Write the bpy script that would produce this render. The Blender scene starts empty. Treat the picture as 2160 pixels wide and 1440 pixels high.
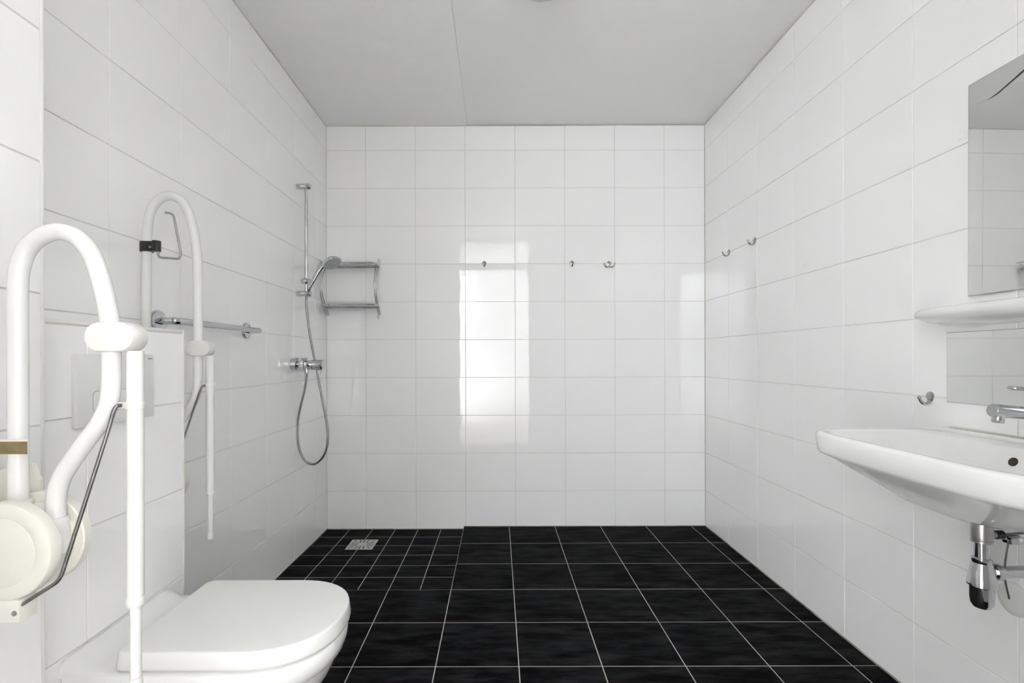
import bpy, bmesh, math, random
from mathutils import Vector, Matrix

# ------------------------------------------------------------------ camera, light, exposure
C = bpy.context.scene.collection
S = bpy.context.scene
F = 1056.0                       # focal length in pixels of a 2160 px wide frame
CAMZ = 1.118
VX, VY = 1050.0, 756.0
cam_d = bpy.data.cameras.new('camera')
cam = bpy.data.objects.new('camera', cam_d)
C.objects.link(cam)
cam.location = (0, 0, CAMZ)
cam.rotation_euler = (math.radians(90), 0.0025, 0)
cam_d.sensor_width = 36
cam_d.lens = 36 * F / 2160
cam_d.shift_x = (1080 - VX) / 2160
cam_d.shift_y = (VY - 720) / 2160
cam_d.clip_start = 0.02
S.camera = cam

w = bpy.data.worlds.new('world')
S.world = w
w.use_nodes = True
w.node_tree.nodes['Background'].inputs[0].default_value = (0.95, 0.98, 1, 1)
w.node_tree.nodes['Background'].inputs[1].default_value = 0.6

def area(name, loc, rot, sx, sy, watts, col=(0.94, 0.965, 1.0)):
    ld = bpy.data.lights.new(name, 'AREA')
    ld.shape = 'RECTANGLE'
    ld.size, ld.size_y = sx, sy
    ld.energy = watts
    ld.color = col
    lo = bpy.data.objects.new(name, ld)
    C.objects.link(lo)
    lo.location = loc
    lo.rotation_euler = [math.radians(q) for q in rot]
# hall daylight behind the camera through the open doorway, plus two added fill panels
area('hall_window_daylight', (-0.80, -1.5, 0.62), (90, 0, 180), 1.50, 1.14, 46)
area('hall_high_fill', (-1.00, -2.1, 2.20), (75, 0, 180), 1.20, 0.80, 28)  # added fill panel out of view, lifts the lower walls
area('hall_side_fill', (-1.35, -1.2, 1.30), (90, 0, 150), 0.80, 2.30, 55)  # added fill panel out of view, brightens the lower right wall
area('hall_room_daylight', (-0.15, -2.1, 1.50), (90, 0, 180), 1.70, 2.30, 21)

S.cycles.max_bounces = 24
S.cycles.diffuse_bounces = 20
S.cycles.glossy_bounces = 10
S.view_settings.view_transform = 'Standard'
S.view_settings.look = 'None'
S.view_settings.exposure = 0.0
S.view_settings.gamma = 1
S.view_settings.use_curve_mapping = False

# ------------------------------------------------------------------ materials
def mat(name, col, rough=0.5, metal=0.0, spec=0.5, coat=0.0):
    m = bpy.data.materials.new(name)
    m.use_nodes = True
    b = m.node_tree.nodes['Principled BSDF']
    b.inputs['Base Color'].default_value = (*col, 1)
    b.inputs['Roughness'].default_value = rough
    b.inputs['Metallic'].default_value = metal
    b.inputs['Specular IOR Level'].default_value = spec
    b.inputs['Coat Weight'].default_value = coat
    b.inputs['Coat Roughness'].default_value = 0.05
    return m

def nd(m, t, **kw):
    n = m.node_tree.nodes.new(t)
    for k, v in kw.items():
        setattr(n, k, v)
    return n

def bump(m, scale, strength, dist, detail=3):
    nt = m.node_tree
    tc = nd(m, 'ShaderNodeTexCoord')
    no = nd(m, 'ShaderNodeTexNoise')
    no.inputs['Scale'].default_value = scale
    no.inputs['Detail'].default_value = detail
    bu = nd(m, 'ShaderNodeBump')
    bu.inputs['Strength'].default_value = strength
    bu.inputs['Distance'].default_value = dist
    nt.links.new(tc.outputs['Object'], no.inputs['Vector'])
    nt.links.new(no.outputs['Fac'], bu.inputs['Height'])
    nt.links.new(bu.outputs['Normal'], nt.nodes['Principled BSDF'].inputs['Normal'])

def vary(m, c1, c2, scale, vec=(1, 1, 1), detail=6, lo_=0.35, hi_=0.7):
    nt = m.node_tree
    tc = nd(m, 'ShaderNodeTexCoord')
    oi = nd(m, 'ShaderNodeObjectInfo')
    mp = nd(m, 'ShaderNodeMapping')
    mp.inputs['Scale'].default_value = vec
    ad = nd(m, 'ShaderNodeVectorMath', operation='MULTIPLY_ADD')
    ad.inputs[1].default_value = (1, 1, 1)
    sc = nd(m, 'ShaderNodeMath', operation='MULTIPLY')
    sc.inputs[1].default_value = 37.0
    nt.links.new(oi.outputs['Random'], sc.inputs[0])
    nt.links.new(tc.outputs['Object'], ad.inputs[0])
    nt.links.new(sc.outputs[0], ad.inputs[2])
    nt.links.new(ad.outputs[0], mp.inputs['Vector'])
    no = nd(m, 'ShaderNodeTexNoise')
    no.inputs['Scale'].default_value = scale
    no.inputs['Detail'].default_value = detail
    no.inputs['Roughness'].default_value = 0.65
    nt.links.new(mp.outputs[0], no.inputs['Vector'])
    rp = nd(m, 'ShaderNodeValToRGB')
    rp.color_ramp.elements[0].position = lo_
    rp.color_ramp.elements[0].color = (*c1, 1)
    rp.color_ramp.elements[1].position = hi_
    rp.color_ramp.elements[1].color = (*c2, 1)
    nt.links.new(no.outputs['Fac'], rp.inputs['Fac'])
    nt.links.new(rp.outputs['Color'], nt.nodes['Principled BSDF'].inputs['Base Color'])

M_tile = mat('white_glazed_tile', (0.93, 0.93, 0.935), 0.018, spec=0.70)
bump(M_tile, 9, 0.07, 0.004, 1)
M_grout = mat('wall_grout', (0.50, 0.49, 0.46), 0.85)
vary(M_grout, (0.62, 0.61, 0.57), (0.75, 0.74, 0.71), 6)
M_black = mat('black_floor_tile', (0.012, 0.012, 0.013), 0.75, spec=0.06)
vary(M_black, (0.0004, 0.0004, 0.0005), (0.0250, 0.0250, 0.0270), 5, (1.2, 5, 1), 10, 0.40, 0.75)
bump(M_black, 60, 0.12, 0.002, 4)
M_fgrout = mat('floor_grout', (0.42, 0.38, 0.34), 0.9)
vary(M_fgrout, (0.42, 0.385, 0.35), (0.60, 0.56, 0.52), 4)
M_ceil = mat('stippled_ceiling_paint', (0.94, 0.94, 0.937), 0.9, spec=0.2)
bump(M_ceil, 170, 0.35, 0.003, 4)
M_paint = mat('white_wall_paint', (0.92, 0.92, 0.915), 0.6)
bump(M_paint, 120, 0.1, 0.001)
M_trim = mat('white_edge_profile', (0.82, 0.82, 0.80), 0.35)
vary(M_trim, (0.80, 0.80, 0.78), (0.85, 0.85, 0.83), 8)
M_caulk = mat('cream_caulk', (0.66, 0.64, 0.57), 0.6)
vary(M_caulk, (0.58, 0.55, 0.47), (0.70, 0.68, 0.62), 5)
M_fcaulk = mat('greenish_caulk', (0.24, 0.24, 0.20), 0.7)
vary(M_fcaulk, (0.12, 0.12, 0.09), (0.34, 0.34, 0.29), 5)
M_cer = mat('white_sanitary_ceramic', (0.86, 0.86, 0.855), 0.06, spec=0.5, coat=0.3)
vary(M_cer, (0.835, 0.835, 0.83), (0.855, 0.855, 0.85), 3)
M_lid = mat('white_seat_plastic', (0.84, 0.84, 0.83), 0.22)
bump(M_lid, 300, 0.03, 0.0005)
M_rail = mat('white_coated_tube', (0.86, 0.86, 0.85), 0.20)
vary(M_rail, (0.74, 0.74, 0.735), (0.76, 0.76, 0.755), 10)
M_cream = mat('cream_plastic', (0.83, 0.825, 0.76), 0.32)
vary(M_cream, (0.73, 0.72, 0.66), (0.77, 0.765, 0.705), 12)
M_wplast = mat('white_plastic', (0.85, 0.845, 0.825), 0.28)
vary(M_wplast, (0.73, 0.725, 0.705), (0.75, 0.745, 0.725), 14)
M_chrome = mat('polished_chrome', (0.72, 0.73, 0.74), 0.07, 1.0)
vary(M_chrome, (0.56, 0.57, 0.58), (0.61, 0.62, 0.63), 20)
M_nickel = mat('worn_nickel', (0.50, 0.48, 0.45), 0.22, 1.0)
vary(M_nickel, (0.40, 0.38, 0.35), (0.60, 0.58, 0.55), 60)
M_steel = mat('brushed_steel', (0.55, 0.55, 0.54), 0.32, 1.0)
vary(M_steel, (0.38, 0.38, 0.37), (0.48, 0.48, 0.47), 30, (1, 12, 1))
M_dsteel = mat('dark_steel_rod', (0.22, 0.22, 0.22), 0.35, 0.9)
vary(M_dsteel, (0.17, 0.17, 0.17), (0.27, 0.27, 0.27), 30)
M_drain = mat('drain_steel', (0.62, 0.61, 0.58), 0.42, 0.75)
vary(M_drain, (0.55, 0.54, 0.51), (0.68, 0.67, 0.64), 40)
M_hose = mat('metal_hose', (0.42, 0.42, 0.43), 0.28, 1.0)
vary(M_hose, (0.24, 0.24, 0.25), (0.34, 0.34, 0.35), 30)
M_bplast = mat('black_plastic', (0.008, 0.008, 0.009), 0.35)
vary(M_bplast, (0.006, 0.006, 0.007), (0.011, 0.011, 0.012), 12)
M_dark = mat('dark_opening', (0.05, 0.035, 0.02), 0.7)
vary(M_dark, (0.03, 0.02, 0.012), (0.09, 0.06, 0.035), 60)
M_mirror = mat('mirror_silver', (0.76, 0.775, 0.77), 0.004, 1.0)
vary(M_mirror, (0.905, 0.92, 0.912), (0.915, 0.93, 0.922), 2)
M_medge = mat('mirror_glass_edge', (0.30, 0.33, 0.32), 0.2)
vary(M_medge, (0.26, 0.29, 0.28), (0.34, 0.37, 0.36), 9)
M_streak = mat('dark_mirror_streak', (0.05, 0.05, 0.05), 0.6)  # near-black colour of the strip on the large mirror
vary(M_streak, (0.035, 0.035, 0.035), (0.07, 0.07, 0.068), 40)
M_grayplate = mat('satin_flush_plate', (0.70, 0.70, 0.705), 0.3)
vary(M_grayplate, (0.79, 0.79, 0.795), (0.81, 0.81, 0.815), 9)
M_mark = mat('grey_print', (0.38, 0.38, 0.38), 0.5)
vary(M_mark, (0.36, 0.36, 0.36), (0.40, 0.40, 0.40), 30)
M_olive = mat('olive_strap', (0.20, 0.165, 0.075), 0.7)
vary(M_olive, (0.16, 0.13, 0.055), (0.25, 0.21, 0.10), 60)
M_orange = mat('rust_strap_edge', (0.42, 0.17, 0.07), 0.7)
vary(M_orange, (0.36, 0.14, 0.05), (0.48, 0.20, 0.09), 40)
M_face = mat('grey_spray_face', (0.42, 0.44, 0.46), 0.4)
vary(M_face, (0.30, 0.32, 0.34), (0.52, 0.54, 0.56), 120)
M_opal = mat('opal_lamp_glass', (0.80, 0.80, 0.79), 0.25)
vary(M_opal, (0.79, 0.79, 0.78), (0.82, 0.82, 0.81), 4)

# ------------------------------------------------------------------ mesh helpers
def link(name, me, m, parent=None, smooth=True, kind=None, label=None):
    if m is not None and len(me.materials) == 0:
        me.materials.append(m)
    o = bpy.data.objects.new(name, me)
    C.objects.link(o)
    if parent is not None:
        o.parent = parent
        o.matrix_parent_inverse = Matrix.Translation(parent_world(parent)).inverted()
    if kind:
        o['kind'] = kind
    if label:
        o['label'] = label
    return o

def parent_world(p):
    v = Vector(p.location)
    # chains here hold translations only, with the inverse stored on each child
    return v

def finish(name, bm, m, parent=None, smooth=True, kind=None, label=None, angle=40):
    bmesh.ops.remove_doubles(bm, verts=bm.verts, dist=1e-6)
    bmesh.ops.recalc_face_normals(bm, faces=bm.faces)
    me = bpy.data.meshes.new(name)
    bm.to_mesh(me)
    bm.free()
    if smooth:
        me.polygons.foreach_set('use_smooth', [True] * len(me.polygons))
        me.set_sharp_from_angle(angle=math.radians(angle))
    return link(name, me, m, parent, kind=kind, label=label)

def thing(name, label, cat, loc, group=None):
    o = bpy.data.objects.new(name, None)
    C.objects.link(o)
    o.location = loc
    o.empty_display_size = 0.05
    o['label'] = label
    o['category'] = cat
    if group:
        o['group'] = group
    return o

def tag(o, label, cat, group=None):
    o['label'] = label
    o['category'] = cat
    if group:
        o['group'] = group
    return o

def P(x, y, d):
    """photo position (2160 x 1440) at depth d -> world"""
    return Vector(((x - VX) * d / F, d, CAMZ - (y - VY) * d / F))

def add_box(bm, lo_, hi_, bev=0.0, seg=2):
    r = bmesh.ops.create_cube(bm, size=1)
    vs = r['verts']
    for v in vs:
        v.co = Vector([lo_[i] + (v.co[i] + 0.5) * (hi_[i] - lo_[i]) for i in range(3)])
    if bev > 0:
        es = list({e for v in vs for e in v.link_edges})
        bmesh.ops.bevel(bm, geom=es, offset=bev, segments=seg, profile=0.5, affect='EDGES', clamp_overlap=True)

def box(name, lo_, hi_, m, parent=None, bev=0.0, kind=None, label=None, seg=2):
    bm = bmesh.new()
    add_box(bm, lo_, hi_, bev, seg)
    return finish(name, bm, m, parent, smooth=bev > 0, kind=kind, label=label)

def add_rings(bm, rings, cap0=True, cap1=True, closed=True):
    vr = [[bm.verts.new(p) for p in r] for r in rings]
    n = len(rings[0])
    for a, b in zip(vr[:-1], vr[1:]):
        for i in range(n if closed else n - 1):
            j = (i + 1) % n
            bm.faces.new((a[i], a[j], b[j], b[i]))
    if cap0:
        bm.faces.new(list(reversed(vr[0])))
    if cap1:
        bm.faces.new(vr[-1])

def smooth_path(pts, sub=8):
    pts = [Vector(p) for p in pts]
    out = []
    n = len(pts)
    for i in range(n - 1):
        p0 = pts[i - 1] if i > 0 else pts[i] * 2 - pts[i + 1]
        p1, p2 = pts[i], pts[i + 1]
        p3 = pts[i + 2] if i + 2 < n else pts[i + 1] * 2 - pts[i]
        def tj(a, b, t):
            return t + max((b - a).length, 1e-6) ** 0.5
        t0 = 0.0
        t1 = tj(p0, p1, t0); t2 = tj(p1, p2, t1); t3 = tj(p2, p3, t2)
        for k in range(sub):
            t = t1 + (t2 - t1) * k / sub
            A1 = p0 * ((t1 - t) / (t1 - t0)) + p1 * ((t - t0) / (t1 - t0))
            A2 = p1 * ((t2 - t) / (t2 - t1)) + p2 * ((t - t1) / (t2 - t1))
            A3 = p2 * ((t3 - t) / (t3 - t2)) + p3 * ((t - t2) / (t3 - t2))
            B1 = A1 * ((t2 - t) / (t2 - t0)) + A2 * ((t - t0) / (t2 - t0))
            B2 = A2 * ((t3 - t) / (t3 - t1)) + A3 * ((t - t1) / (t3 - t1))
            out.append(B1 * ((t2 - t) / (t2 - t1)) + B2 * ((t - t1) / (t2 - t1)))
    out.append(pts[-1])
    return out

def round_corners(pts, r, seg=6):
    pts = [Vector(p) for p in pts]
    out = [pts[0]]
    for a, b, c in zip(pts[:-2], pts[1:-1], pts[2:]):
        u = (a - b); v = (c - b)
        rr = min(r, u.length * 0.49, v.length * 0.49)
        p, q = b + u.normalized() * rr, b + v.normalized() * rr
        for k in range(seg + 1):
            t = k / seg
            out.append(p * (1 - t) ** 2 + b * 2 * t * (1 - t) + q * t * t)
    out.append(pts[-1])
    return out

def add_tube(bm, path, rad, n=16, cap=True):
    path = [Vector(p) for p in path]
    m_ = len(path)
    rads = rad if isinstance(rad, (list, tuple)) else [rad] * m_
    tang = []
    for i in range(m_):
        a = path[max(i - 1, 0)]; b = path[min(i + 1, m_ - 1)]
        tang.append((b - a).normalized())
    up = Vector((0, 0, 1)) if abs(tang[0].z) < 0.9 else Vector((0, 1, 0))
    nrm = (up - tang[0] * up.dot(tang[0])).normalized()
    rings = []
    for i in range(m_):
        t = tang[i]
        nrm = (nrm - t * nrm.dot(t))
        if nrm.length < 1e-6:
            nrm = t.orthogonal()
        nrm.normalize()
        bi = t.cross(nrm)
        rings.append([path[i] + (nrm * math.cos(2 * math.pi * k / n) + bi * math.sin(2 * math.pi * k / n)) * rads[i] for k in range(n)])
    add_rings(bm, rings, cap, cap)

def tube(name, path, rad, m, parent=None, n=16, label=None):
    bm = bmesh.new()
    add_tube(bm, path, rad, n)
    return finish(name, bm, m, parent, label=label)

def add_lathe(bm, origin, axis, prof, n=32):
    """prof: list of (distance along axis, radius)"""
    origin = Vector(origin); axis = Vector(axis).normalized()
    u = axis.orthogonal().normalized(); v = axis.cross(u)
    rings = [[origin + axis * h + (u * math.cos(2 * math.pi * k / n) + v * math.sin(2 * math.pi * k / n)) * max(r, 1e-5) for k in range(n)] for h, r in prof]
    add_rings(bm, rings)

def lathe(name, origin, axis, prof, m, parent=None, n=32, label=None):
    bm = bmesh.new()
    add_lathe(bm, origin, axis, prof, n)
    return finish(name, bm, m, parent, label=label, angle=30)

def rcyl(l, r, e):
    """rounded cylinder profile"""
    return [(0, 0), (0, r - e), (e * 0.3, r - e * 0.3), (e, r), (l - e, r), (l - e * 0.3, r - e * 0.3), (l, r - e), (l, 0)]

# ------------------------------------------------------------------ room measures
XL, XR, YB = -1.1406, 1.381, 3.336          # left, right and back tile faces
XN, YN = -0.875, 0.966                      # face and end of the wall nearest the camera on the left
XBOX, YBOX, ZBOX = -0.92, 1.469, 1.203      # boxed-in cistern
YF = 0.20                                   # inner face of the wall with the doorway
ZC = 2.6725
RO = 0.0022                                 # tile face stands proud of the grout
TT = 0.0055                                 # tile thickness
ROWS = [0.236 + 0.2522 * k for k in range(10)]
rnd = random.Random(4)

_tiles = {}
def tile_mesh(w_, h_, m, ch):
    key = (round(w_, 4), round(h_, 4), m.name)
    if key in _tiles:
        return _tiles[key]
    a, b = w_ / 2, h_ / 2
    vs = []
    for (x, y, z) in ((a, b, 0), (a, b, TT - ch), (a - ch, b - ch, TT)):
        vs += [(-x, -y, z), (x, -y, z), (x, y, z), (-x, y, z)]
    fs = []
    for k in (0, 4):
        for i in range(4):
            j = (i + 1) % 4
            fs.append((k + i, k + j, k + j + 4, k + i + 4))
    fs.append((8, 9, 10, 11))
    me = bpy.data.meshes.new('tile')
    me.from_pydata(vs, [], fs)
    me.materials.append(m)
    _tiles[key] = me
    return me

def lay(parent, us, vs, frame, m=M_tile, joint=0.0028, ch=0.0009, wob=0.0007, skip=None):
    """frame: (origin, u axis, v axis, normal); tile faces lie in the plane through origin"""
    o0, ua, va, na = [Vector(q) for q in frame]
    R = Matrix((ua, va, na)).transposed().to_4x4()
    for i in range(len(us) - 1):
        for j in range(len(vs) - 1):
            u0, u1, v0, v1 = us[i], us[i + 1], vs[j], vs[j + 1]
            if u1 - u0 < joint * 3 or v1 - v0 < joint * 3:
                continue
            cu, cv = (u0 + u1) / 2, (v0 + v1) / 2
            if skip and skip(cu, cv):
                continue
            o = bpy.data.objects.new('tile', tile_mesh(u1 - u0 - joint, v1 - v0 - joint, m, ch))
            C.objects.link(o)
            rot = Matrix.Rotation(rnd.uniform(-wob, wob), 4, 'X') @ Matrix.Rotation(rnd.uniform(-wob, wob), 4, 'Y')
            mw = Matrix.Translation(o0 + ua * cu + va * cv - na * TT) @ R @ rot
            o.parent = parent
            o.matrix_basis = mw

def cuts(a, b, js):
    return [a] + [j for j in js if a + 0.004 < j < b - 0.004] + [b]

# ------------------------------------------------------------------ walls
T = 0.10
BOT = -0.06
wall_back = box('wall_back', (XL - T, YB + RO, BOT), (XR + T, YB + T, ZC + 0.1), M_grout, kind='structure')
lay(wall_back, cuts(XL, XR, [-0.8784 + 0.33175 * k for k in range(8)]), cuts(-0.017, ZC - 0.003, ROWS),
    ((0, YB, 0), (1, 0, 0), (0, 0, 1), (0, -1, 0)))
wall_left = box('wall_left', (XL - T, YN - 0.1, BOT), (XL - RO, YB + RO, ZC + 0.1), M_grout, kind='structure')
lay(wall_left, cuts(YN, YB, [1.1385 + 0.3325 * k for k in range(8)]), cuts(-0.017, ZC - 0.003, ROWS),
    ((XL, 0, 0), (0, 1, 0), (0, 0, 1), (1, 0, 0)))
wall_right = box('wall_right', (XR + RO, YF - 0.1, BOT), (XR + T, YB + RO, ZC + 0.1), M_grout, kind='structure')
lay(wall_right, cuts(YF, YB, [0.3295 + 0.3335 * k for k in range(10)]), cuts(0.0, ZC - 0.003, ROWS),
    ((XR, 0, 0), (0, 1, 0), (0, 0, 1), (-1, 0, 0)))
wall_near = box('wall_near_left', (XL - T, YF - 0.1, BOT), (XN - RO, YN - 0.001, ZC + 0.1), M_grout, kind='structure')
lay(wall_near, cuts(YF, YN - 0.006, [0.300, 0.633]), cuts(0.0, ZC - 0.003, ROWS),
    ((XN, 0, 0), (0, 1, 0), (0, 0, 1), (1, 0, 0)))
wall_box = box('wall_cistern_box', (XL - RO, YN - 0.001, BOT), (XBOX - RO, YBOX - RO, ZBOX - RO), M_grout, kind='structure')
lay(wall_box, cuts(YN + 0.002, YBOX - 0.008, [1.1205]), cuts(0.0, ZBOX - 0.010, ROWS),
    ((XBOX, 0, 0), (0, 1, 0), (0, 0, 1), (1, 0, 0)))
lay(wall_box, cuts(YN + 0.002, YBOX - 0.008, [1.1205]), [XL + 0.003, XBOX - 0.008],
    ((0, 0, ZBOX), (0, 1, 0), (1, 0, 0), (0, 0, 1)))
lay(wall_box, [-(XBOX - 0.008), -(XL + 0.003)], cuts(0.0, ZBOX - 0.010, ROWS),
    ((0, YBOX, 0), (-1, 0, 0), (0, 0, 1), (0, 1, 0)))
# edge profiles
box('trim_1', (XN - 0.007, YN - 0.0065, 0), (XN + 0.0006, YN + 0.001, ZC), M_trim, bev=0.002, kind='structure')
box('trim_2', (XBOX - 0.007, YBOX - 0.0075, 0), (XBOX + 0.0006, YBOX + 0.0006, ZBOX), M_trim, bev=0.002, kind='structure')
box('trim_3', (XBOX - 0.008, YN, ZBOX - 0.0085), (XBOX + 0.0006, YBOX - 0.0076, ZBOX + 0.0006), M_trim, bev=0.002, kind='structure')
# wall with the doorway, and the hall beyond it
bm = bmesh.new()
DX0, DX1, DZ = -0.53, 0.43, 2.62
add_box(bm, (XN - RO, YF - 0.1, BOT), (DX0, YF, ZC + 0.1))
add_box(bm, (DX1, YF - 0.1, BOT), (XR + RO, YF, ZC + 0.1))
add_box(bm, (DX0, YF - 0.1, DZ), (DX1, YF, ZC + 0.1))
finish('wall_front', bm, M_paint, smooth=False, kind='structure')
bm = bmesh.new()
add_box(bm, (DX0, YF - 0.12, 0), (DX0 + 0.03, YF + 0.012, DZ), 0.003)
add_box(bm, (DX1 - 0.03, YF - 0.12, 0), (DX1, YF + 0.012, DZ), 0.003)
add_box(bm, (DX0 + 0.03, YF - 0.12, 2.27), (DX1 - 0.03, YF - 0.03, 2.36), 0.003)
finish('trim_4', bm, M_trim, kind='structure')
HB = -2.2
box('wall_hall_left', (-1.7, HB, BOT), (-1.6, YF - 0.1, ZC), M_paint, kind='structure')
box('wall_hall_right', (1.0, HB, BOT), (1.1, YF - 0.1, ZC), M_paint, kind='structure')
box('wall_hall_back', (-1.7, HB - 0.1, BOT), (1.1, HB, ZC), M_paint, kind='structure')

# ------------------------------------------------------------------ ceiling
ceiling = box('ceiling', (-1.7, HB - 0.1, ZC + 0.006), (XR + 0.12, YB + 0.12, ZC + 0.12), M_ceil, kind='structure')
SEAM = -0.198
box('panel', (XL - 0.02, YF - 0.02, ZC - 0.004), (SEAM - 0.0012, YB + 0.01, ZC + 0.0062), M_ceil, ceiling, bev=0.0012)
box('panel', (SEAM + 0.0012, YF - 0.02, ZC + 0.001), (XR + 0.02, YB + 0.01, ZC + 0.0062), M_ceil, ceiling, bev=0.0012)
# caulk beads along the corners
def bead(name, a, b, r, m):
    o = tube(name, [a, b], r, m, n=8)
    o['kind'] = 'structure'
    return o
bead('trim_5', (XL, YB - 0.001, ZC - 0.005), (XR, YB - 0.001, ZC - 0.003), 0.0032, M_caulk)
bead('trim_6', (XL + 0.001, YN, ZC - 0.005), (XL + 0.001, YB, ZC - 0.005), 0.0032, M_caulk)
bead('trim_7', (XR - 0.001, YF, ZC - 0.002), (XR - 0.001, YB, ZC - 0.002), 0.0032, M_caulk)
bead('trim_8', (XL + 0.0005, YB - 0.0005, -0.016), (XL + 0.0005, YB - 0.0005, ZC - 0.004), 0.0022, M_caulk)
bead('trim_9', (XR - 0.0005, YB - 0.0005, 0), (XR - 0.0005, YB - 0.0005, ZC - 0.004), 0.0022, M_caulk)

# ------------------------------------------------------------------ floor
SX, SY = -0.229, 2.4255                     # shower corner
def sz(y):                                  # height of the sunken shower floor
    return -0.0035 - 0.0135 * (y - SY) / (YB - SY)
bm = bmesh.new()
fr = 0.0004
add_box(bm, (-1.7, HB, -0.08), (XR + 0.05, SY, -fr))
add_box(bm, (SX, SY, -0.08), (XR + 0.05, YB + 0.05, -fr))
r = bmesh.ops.create_cube(bm, size=1)
for v in r['verts']:
    x = XL - 0.05 if v.co.x < 0 else SX
    y = SY if v.co.y < 0 else YB + 0.05
    v.co = (x, y, -0.08 if v.co.z < 0 else sz(y) - fr)
floor = finish('floor', bm, M_fgrout, smooth=False, kind='structure')
fx = cuts(XL + 0.001, XR - 0.002, [SX + 0.303 * k for k in range(-3, 6)])
fy = cuts(YF - 0.09, YB - 0.002, sorted(YB - 0.3035 * k for k in range(0, 11)))
lay(floor, fx, fy, ((0, 0, 0), (1, 0, 0), (0, 1, 0), (0, 0, 1)), M_black, 0.0036, 0.0003, 0.0004,
    skip=lambda u, v: u < SX and v > SY)
sl = Vector((0, 1, (sz(YB) - sz(SY)) / (YB - SY))).normalized()
sn = Vector((1, 0, 0)).cross(sl)
so = Vector((0, SY, sz(SY)))
L_ = (YB - 0.002 - SY) / sl.y
DRX, DRY = -0.829, 3.046
lay(floor, cuts(XL + 0.001, SX, [SX - 0.1517 * k for k in range(6, 0, -1)]), [L_ * k / 6 for k in range(7)],
    (so, (1, 0, 0), sl, sn), M_black, 0.0036, 0.0003, 0.0006)
bead('trim_10', (XR - 0.001, YF, 0.0), (XR - 0.001, YB, 0.0), 0.0042, M_fcaulk)
bead('trim_11', (XL + 0.001, YBOX, -0.002), (XL + 0.001, YB, -0.016), 0.0042, M_fcaulk)
bead('trim_12', (SX, YB - 0.001, 0.0), (XR, YB - 0.001, 0.0), 0.004, M_fcaulk)
bead('trim_13', (XL, YB - 0.001, -0.0165), (SX, YB - 0.001, -0.0165), 0.004, M_fcaulk)

# ------------------------------------------------------------------ floor drain
def drain():
    z = sz(DRY)
    t = thing('floor_drain', 'square stainless steel drain grate set among the small black shower tiles', 'drain', (DRX, DRY, z))
    s = 0.080
    bm = bmesh.new()
    zt = z + 0.0035
    for (a, b) in (((-s, -s), (s, -s + 0.006)), ((-s, s - 0.006), (s, s)), ((-s, -s + 0.006), (-s + 0.006, s - 0.006)), ((s - 0.006, -s + 0.006), (s, s - 0.006))):
        add_box(bm, (DRX + a[0], DRY + a[1], z - 0.004), (DRX + b[0], DRY + b[1], zt), 0.0008, 1)
    finish('frame', bm, M_drain, t)
    box('grate', (DRX - s + 0.0065, DRY - s + 0.0065, z - 0.003), (DRX + s - 0.0065, DRY + s - 0.0065, zt - 0.0007), M_drain, t, bev=0.0006)
    bm = bmesh.new()
    for ring, n_ in ((0.036, 12), (0.052, 16), (0.066, 16)):
        for k in range(n_):
            a = 2 * math.pi * k / n_
            q = max(abs(math.cos(a)), abs(math.sin(a))) ** 0.75
            x, y = DRX + ring / q * math.cos(a), DRY + ring / q * math.sin(a)
            if abs(x - DRX) > 0.070 or abs(y - DRY) > 0.070:
                continue
            d = Vector((math.cos(a), math.sin(a), 0)); e = Vector((-d.y, d.x, 0))
            c = Vector((x, y, zt - 0.00045))
            hole = [bm.verts.new(c + d * 0.0068 * sx_ + e * 0.0042 * sy_) for sx_, sy_ in ((-1, -1), (1, -1), (1, 1), (-1, 1))]
            bm.faces.new(hole)
    r_ = bmesh.ops.extrude_face_region(bm, geom=bm.faces[:])
    for v in r_['geom']:
        if isinstance(v, bmesh.types.BMVert):
            v.co.z -= 0.001
    o = finish('slot', bm, M_bplast, t, smooth=False, label='dark slots cut in rings through the grate')
    o['kind'] = 'stuff'
drain()

# ------------------------------------------------------------------ toilet
def dplan(xb, xf, yc, a, z, n=24, rb=0.02, lean=1.0):
    """D outline: straight back at xb (rounded corners), semi-elliptic front reaching xf (xf > xb)"""
    pts = []
    straight = xf - a * lean
    straight = max(straight, xb + rb + 0.001)
    for k in range(n + 1):
        t = -math.pi / 2 + math.pi * k / n
        ct, st = math.cos(t), math.sin(t)
        e = 2 / 2.25
        pts.append(Vector((straight + (xf - straight) * abs(ct) ** e, yc + a * (1 if st > 0 else -1) * abs(st) ** e, z)))
    for k in range(7):
        t = math.pi / 2 * k / 6
        pts.append(Vector((xb + rb - rb * math.sin(t), yc + a - rb + rb * math.cos(t), z)))
    for k in range(7):
        t = math.pi / 2 * k / 6
        pts.append(Vector((xb + rb - rb * math.cos(t), yc - a + rb - rb * math.sin(t), z)))
    return pts

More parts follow.
